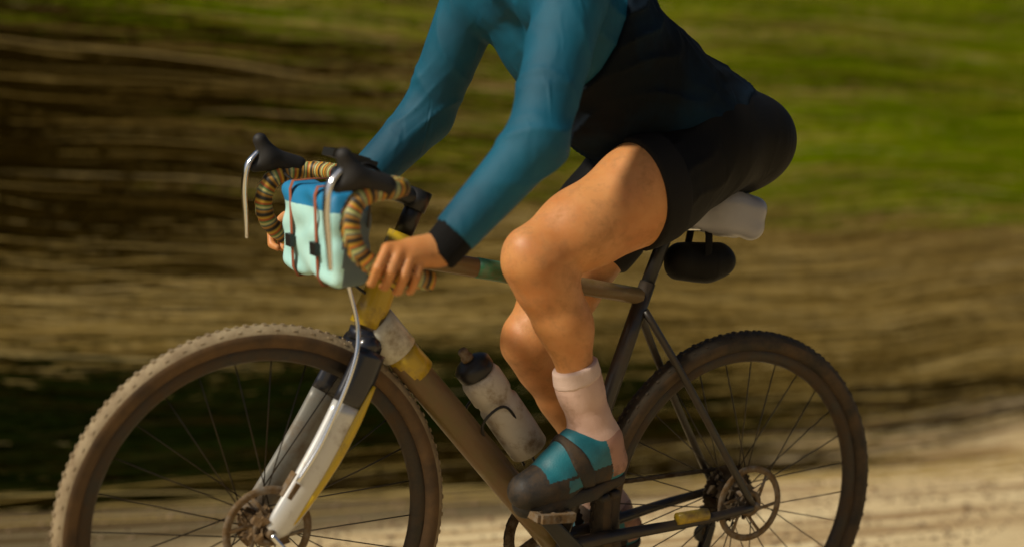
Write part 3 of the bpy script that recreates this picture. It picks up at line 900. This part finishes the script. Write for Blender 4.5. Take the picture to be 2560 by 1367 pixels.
def leg_prims(s):
    h, k, a = HIP[s], KNEE[s], ANK[s]
    th = k - h; sh = a - k
    back = A((-.20, 0, -.98)) if s > 0 else A((-.35, 0, -.9))
    pt = lambda o, d, t, off=(0, 0, 0): o + d * t + A(off)
    bk = -np.array([sh[2], 0, -sh[0]]); bk = bk / np.linalg.norm(bk)
    if bk[0] > 0: bk = -bk                       # towards the calf side
    return dict(
        thigh=[(h, pt(h, th, .38, (0, .004 * s, .002)), .086, .088, .03), (pt(h, th, .38, (0, .004 * s, .002)), pt(h, th, .75, (0, 0, -.002)), .090, .071, .03), (pt(h, th, .75, (0, 0, -.002)), k, .071, .054, .03),
               (pt(h, th, .22, (0, 0, -.034)), pt(h, th, .62, (0, 0, -.030)), .066, .050, .03),
               (pt(h, th, .80, (0, .022 * s, .002)), pt(h, th, .55, (0, .03 * s, .012)), .036, .046, .03)],
        knee=[(k + A((.020, .004 * s, .012)), k + A((.026, .004 * s, -.016)), .034, .029, .010), (pt(k, sh, .10, (.012, 0, 0)), pt(k, sh, .16, (.010, 0, 0)), .036, .034, .012), (k + A((-.004, 0, -.01)), pt(k, sh, .14), .052, .047, .03)],
        shin=[(pt(k, sh, .05), pt(k, sh, .30) + bk * .006, .048, .047, .03), (pt(k, sh, .14) + bk * .014, pt(k, sh, .40) + bk * .019, .040, .043, .03), (pt(k, sh, .38) + bk * .013, pt(k, sh, .72) + bk * .003, .044, .030, .03), (pt(k, sh, .70), a, .0325, .0300, .03),
              (pt(k, sh, .88), a, .031, .031, .02)])

def foot_axes(s):
    if s > 0: heel, toe = A((.394, .120, .470)), A((.600, .134, .424))
    else: heel, toe = A((.176, -.120, .256)), A((.372, -.134, .203))
    u = (toe - heel) / np.linalg.norm(toe - heel)
    n = np.cross(u, A((0, 1, 0))); n = -n if n[2] < 0 else n
    return heel, toe, u, n / np.linalg.norm(n)

def foot(F_, s, g=0., clip=None, disp=None):
    heel, toe, u, n = foot_axes(s)
    L = np.linalg.norm(toe - heel)
    q = lambda t, h, y=0: heel + u * L * t + n * h + A((0, y * s, 0))
    for a, b, ra, rb in [(q(.06, .010), q(.30, .014), .031, .032), (q(.30, .010), q(.70, .002), .032, .031), (q(.62, .000, .010), q(.84, -.002, .008), .031, .026), (q(.70, .001, -.012), q(.93, .0, -.006), .030, .023), (q(.80, 0, .012), q(.95, 0, .008), .024, .020),
                         (ANK[s], q(.10, .012), .034, .030), (ANK[s], q(.55, .022), .036, .028), (ANK[s] + n * .01, q(.35, .03), .034, .034), (q(.40, .058), q(.60, .030), .027, .025)]:
        F_.limb(a, b, ra + g, rb + g, .022, sq=(1, 1.0, 1), clip=clip, disp=disp)

def hand(F_, s):
    m = lambda p: A((p[0], p[1] * s, p[2]))
    w = A((.846, .238, .876)); 
    kn = [A((.948, .246, .872)), A((.929, .252, .868)), A((.909, .254, .863)), A((.890, .252, .859))]
    for i, k_ in enumerate(kn):
        F_.limb(m(w + A((.012, -.004 + .003 * i, -.002 - .003 * i))), m(k_ + A((-.004, -.004, -.002))), .019, .0125, .010)
    F_.limb(m(w), m(w + A((.05, .002, -.008))), .025, .021, .015)
    F_.limb(m((.865, .222, .872)), m((.905, .238, .866)), .018, .015, .012)
    r = .0087
    fing = [[kn[0], (.968, .262, .842), (.970, .248, .816), (.964, .226, .812)],
            [kn[1], (.946, .266, .838), (.948, .252, .812), (.944, .230, .808)],
            [kn[2], (.924, .269, .833), (.925, .254, .805), (.921, .232, .800)],
            [kn[3], (.901, .266, .831), (.902, .252, .806), (.899, .234, .801)]]
    for i, fg in enumerate(fing):
        k = [1.0, 1.03, 1.0, .86][i]
        for j in range(3):
            F_.limb(m(fg[j]), m(fg[j + 1]), r * k * (1.10 - .12 * j), r * k * (1.0 - .11 * j), .0022)
    th = [(.868, .222, .872), (.902, .206, .868), (.930, .204, .852), (.948, .208, .838)]
    for j in range(3):
        F_.limb(m(th[j]), m(th[j + 1]), (.015, .0115, .0100)[j], (.0120, .0102, .0085)[j], .006)

def arm(F_, s, g=0., clip=None, disp=None, k=.03):
    a, b, c = SH[s], EL[s], WR[s]
    F_.limb(a, a + (b - a) * .5, .056 + g, .047 + g, k, clip=clip, disp=disp)
    F_.limb(a + (b - a) * .5, b, .047 + g, .038 + g, k, clip=clip, disp=disp)
    F_.limb(b, b + (c - b) * .30, .037 + g, .038 + g, k, clip=clip, disp=disp)
    F_.limb(b + (c - b) * .30, c, .038 + g, .026 + g, k, clip=clip, disp=disp)

TORSO = [((.116, .066, 1.096), (.185, .076, 1.092), .084, .088), ((.116, -.066, 1.096), (.185, -.076, 1.092), .084, .088),
         ((.130, 0, 1.085), (.235, 0, 1.130), .105, .108), ((.215, .050, 1.110), (.350, .045, 1.180), .098, .094), ((.215, -.050, 1.110), (.350, -.045, 1.180), .098, .094),
         ((.350, .050, 1.180), (.500, .070, 1.262), .094, .106), ((.350, -.050, 1.180), (.500, -.070, 1.262), .094, .106),
         ((.500, .065, 1.262), (.585, .085, 1.320), .104, .080), ((.500, -.065, 1.262), (.585, -.085, 1.320), .104, .080),
         ((.580, .05, 1.340), (.615, .150, 1.325), .070, .058), ((.580, -.05, 1.340), (.615, -.150, 1.325), .070, .058)]
def torso(F_, g=0., clip=None, disp=None):
    for a, b, ra, rb in TORSO: F_.limb(a, b, ra + g, rb + g, .035, clip=clip, disp=disp)

fb = Field((-.02, -.33, .12), (1.08, .33, 1.72), .0042)
torso(fb, -.004)
for s in (1, -1):
    pr_ = leg_prims(s)
    for grp in ('thigh', 'knee', 'shin'):
        for a, b, ra, rb, k in pr_[grp]: fb.limb(a, b, ra, rb, k)
    foot(fb, s, -.006)
    arm(fb, s, k=.012)
    hand(fb, s)
# neck and head, looking down the trail
fb.limb((.625, 0, 1.365), (.700, 0, 1.445), .062, .052, .04)
hc = A((.752, 0, 1.525))
fb.limb(hc + A((-.022, 0, .030)), hc + A((.012, 0, .022)), .082, .078, .03, sq=(1, 1.06, 1))
fb.limb(hc + A((.020, 0, -.02)), hc + A((.052, 0, -.070)), .060, .034, .03)
fb.limb(hc + A((.090, 0, .012)), hc + A((.114, 0, -.022)), .008, .013, .012)                 # nose
fb.limb(hc + A((.082, -.018, -.048)), hc + A((.082, .018, -.048)), .010, .010, .008)         # lips
for s in (1, -1):
    fb.limb(hc + A((.082, .030 * s, .012)), hc + A((.082, .032 * s, .012)), .010, .010, .004)
    fb.limb(hc + A((-.008, .078 * s, .010)), hc + A((-.014, .083 * s, -.022)), .016, .010, .006, sq=(1, 1.6, 1))
fb.limb(hc + A((.070, -.035, .030)), hc + A((.070, .035, .030)), .018, .018, .012)
part('body', fb.mesh(2), m_skin, per)
del fb

def wrinkle(k1, k2, amp, ph=0.):
    """creases: narrow folds that wander and fade in and out"""
    k1 = A(k1); k2 = A(k2)
    def fn(X, Y, Z):
        w = np.sin(k2[0] * X + k2[1] * Y + k2[2] * Z + ph) + .6 * np.sin(2.3 * k2[2] * X - 1.7 * k2[0] * Z + 31 * Y + ph)
        g = np.abs(np.sin(k1[0] * X + k1[1] * Y + k1[2] * Z + 1.5 * w))
        fade = .5 + .5 * np.sin(17 * Z - 23 * X + 19 * Y + 2 * ph)
        return amp * ((1 - g) ** 2.2 - .2) * (.35 + .9 * fade)
    return fn

# sleeves and jersey
fj = Field((-.02, -.34, .84), (1.0, .34, 1.50), .0045)
for s in (1, -1):
    d = WR[s] - EL[s]
    cl = [(WR[s] - d * .12, d)]
    el = EL[s].copy()
    def sleeve_folds(X, Y, Z, el=el, s=s):
        q = np.sqrt((X - el[0]) ** 2 + (Y - el[1]) ** 2 + (Z - el[2]) ** 2)
        near = np.exp(-(q / .085) ** 2)
        w = np.sin(26 * X + 31 * Y * s + 12 * Z)
        a_ = (1 - np.abs(np.sin(44 * X * .55 + 58 * Z * .8 + 16 * Y * s + 1.1 * w))) ** 3
        b_ = (1 - np.abs(np.sin(24 * X - 11 * Z + 23 * Y * s + .9 * np.sin(19 * Z)))) ** 3
        return (-.0075 * near * a_ - .0042 * (1 - .5 * near) * b_ * (.5 + .5 * np.sin(17 * Z + 9 * X))).astype(np.float32)
    sh_, wr_ = SH[s], WR[s]
    fj.limb(sh_, el, .062, .050, .02, clip=cl, disp=sleeve_folds)
    fj.limb(el, wr_, .051, .0365, .02, clip=cl, disp=sleeve_folds)
for a, b, ra, rb in TORSO[3:]: fj.limb(a, b, ra + .004, rb + .004, .03, disp=wrinkle((30, 14, -34), (14, 21, 9), -.0035, .5))
fj.limb((.615, 0, 1.355), (.665, 0, 1.408), .070, .062, .03, clip=[((.663, 0, 1.405), (.055, 0, .053))])
jersey = part('jersey', fj.mesh(1), m_teal, per)
del fj
for s in (1, -1):
    d = WR[s] - EL[s]
    f = Field(WR[s] - .09, WR[s] + .09, .0035)
    f.limb(EL[s] + d * .6, WR[s] + d * .12, .039, .033, .01, clip=[(WR[s] + d * .07, d), (WR[s] - d * .28, -d)], disp=wrinkle((60, 20, 60), (9, 9, 9), -.002))
    part('cuff', f.mesh(1), m_cuff, per)

# vest over the torso
fv = Field((-.05, -.26, .86), (.78, .26, 1.50), .0048)
wr = lambda X, Y, Z: wrinkle((24, 10, 40), (11, 17, 8), -.009)(X, Y, Z) + wrinkle((48, 24, -60), (12, 7, 19), -.003, 2.)(X, Y, Z)
for a, b, ra, rb in TORSO[2:9] + [((.30, 0, 1.075), (.45, 0, 1.150), .080, .085)]: fv.limb(a, b, ra + .013, rb + .013, .035, disp=wr)
for s in (1, -1):
    a, b, ra, rb = TORSO[9 if s > 0 else 10]
    fv.limb(a, A(a) + (A(b) - A(a)) * .45, ra + .011, rb + .016, .03)
fv.cut((.085, 0, 1.04), (-.88, 0, -.50))
fv.cut((.515, 0, 1.25), (.90, 0, .25))
part('vest', fv.mesh(1), m_navy, per)
del fv

# shorts
fs = Field((-.05, -.26, .72), (.56, .26, 1.24), .0045)
hemt = {1: .40, -1: .50}
for a, b, ra, rb in TORSO[:4] + TORSO[4:5]: fs.limb(a, b, ra + .006, rb + .006, .035, clip=[((.27, 0, 1.15), (.80, 0, .50))])
for s in (1, -1):
    h, k = HIP[s], KNEE[s]; d = k - h
    hd = d / np.linalg.norm(d) + A((.10, 0, .22)) * (1 if s > 0 else 0)
    for a, b, ra, rb, kk in leg_prims(s)['thigh'][:2] + leg_prims(s)['thigh'][3:]:
        fs.limb(a, b, ra + .0065, rb + .0065, .03, clip=[(h + d * hemt[s], hd)], disp=wrinkle((46, 19, 38), (10, 10, 12), -.003))
shorts = part('shorts', fs.mesh(1), m_black, per)
for s in (1, -1):
    h, k = HIP[s], KNEE[s]; d = k - h
    hd = d / np.linalg.norm(d) + A((.10, 0, .22)) * (1 if s > 0 else 0); hd = hd / np.linalg.norm(hd)
    f = Field(h + d * .42 - .16, h + d * .42 + .16, .0045)
    for a, b, ra, rb, kk in leg_prims(s)['thigh'][:2] + leg_prims(s)['thigh'][3:]:
        f.limb(a, b, ra + .0085, rb + .0085, .03, clip=[(h + d * hemt[s] + hd * .002, hd), (h + d * hemt[s] - hd * .040, -hd)])
    part('leg_gripper', f.mesh(1), m_grip, shorts)
del fs

for s in (1, -1):
    k, a = KNEE[s], ANK[s]; d = a - k
    f = Field(a - A((.16, .09, .11)), a + A((.20, .09, .21)), .0038)
    for p, q, ra, rb, kk in leg_prims(s)['shin']:
        f.limb(p, q, ra + .0065, rb + .0065, kk, clip=[(k + d * .60, -d)], disp=lambda X, Y, Z: .0006 * np.sin(700 * ((X - k[0]) * d[0] + (Z - k[2]) * d[2]) / .39) )
    foot(f, s, .001)
    sk = part('sock', f.mesh(1), m_sock, per)
    f = Field(a - A((.16, .09, .11)), a + A((.24, .09, .24)), .0034)
    for p, q, ra, rb, kk in leg_prims(s)['shin']:
        f.limb(p, q, ra + .0078, rb + .0078, kk, clip=[(k + d * .59, -d), (k + d * .645, d)])
    part('sock_cuff', f.mesh(1), m_sockc, bpy.data.objects[sk.name])
    # shoe
    heel, toe, u, n = foot_axes(s)
    lo = np.minimum(heel, toe) - A((.06, .07, .08)); hi = np.maximum(heel, toe) + A((.06, .07, .12))
    f = Field(lo, hi, .0024)
    top = ANK[s] + n * .026 + u * .01
    cl = [(top + n * .012, n * 1.0 - u * .55)]
    foot(f, s, .0055, clip=cl)
    L = np.linalg.norm(toe - heel)
    q = lambda t, h, y=0: heel + u * L * t + n * h + A((0, y * s, 0))
    V, F = f.mesh(2)
    cen = V[F].mean(1); tt = (cen - heel) @ u / L; hh = (cen - heel) @ n
    mi = np.where((tt < .13 + .9 * np.maximum(hh, 0)) & (hh > -.010), 2, np.where(tt > .80, 1, 0))
    mi = np.where((hh < .018) & (tt > .14) & ~((tt > .42) & (tt < .62) & (hh > -.010) & (hh < .012)), 1, mi)
    shoe = part('shoe', (V, F), [m_shoe, m_shoeb, m_heel], per, mi=mi)
    f = Field(lo, hi, .0036)
    f.limb(q(.04, -.020), q(.35, -.026), .027, .030, .02, sq=(1, .85, 1)); f.limb(q(.35, -.026), q(.78, -.030), .030, .037, .02, sq=(1, .85, 1)); f.limb(q(.78, -.030), q(.94, -.024), .036, .026, .02)
    f.cut(q(.5, -.016), n)
    f.cut(q(.5, -.046), -n)
    lug = [f.mesh(1)]
    lv, lf = lug[0]
    it = [(lv, [tuple(x) for x in lf])]
    ur = np.array([u, [0, 1, 0], n]).T
    for t in (.08, .20, .62, .74, .86):
        for yy in (-.020, .020):
            it.append(box(q(t, -.050, yy), (.018, .022, .012), ur))
    part('sole', join(*it), m_shoeb, shoe)
    for t, w in ((.40, .011),):
        f = Field(lo, hi, .0034)
        foot(f, s, .009, clip=[(q(t, 0) + u * w * .5, u - n * .35), (q(t, 0) - u * w * .5, -(u - n * .35)), (q(t, -.012), -n)])
        part('shoe_strap', f.mesh(0), m_shoeb, shoe)

# hair and helmet (above the frame)
f = Field(hc - .16, hc + .16, .006)
f.limb(hc + A((-.030, 0, .030)), hc + A((.0, 0, .035)), .090, .084, .02, clip=[(hc + A((.01, 0, -.01)), (.6, 0, -.9))])
f.limb(hc + A((-.08, 0, -.03)), hc + A((-.10, 0, -.11)), .028, .018, .03)
part('hair', f.mesh(1), m_hair, per)
f = Field(hc - .18, hc + .2, .006)
f.limb(hc + A((-.045, 0, .055)), hc + A((.030, 0, .055)), .105, .098, .02, clip=[(hc + A((0, 0, .025)), (.05, 0, -1))], disp=lambda X, Y, Z: .010 * (np.abs(np.sin(70 * Y)) < .35) * (Z > 1.60))
part('helmet', f.mesh(1), m_helmet, per)
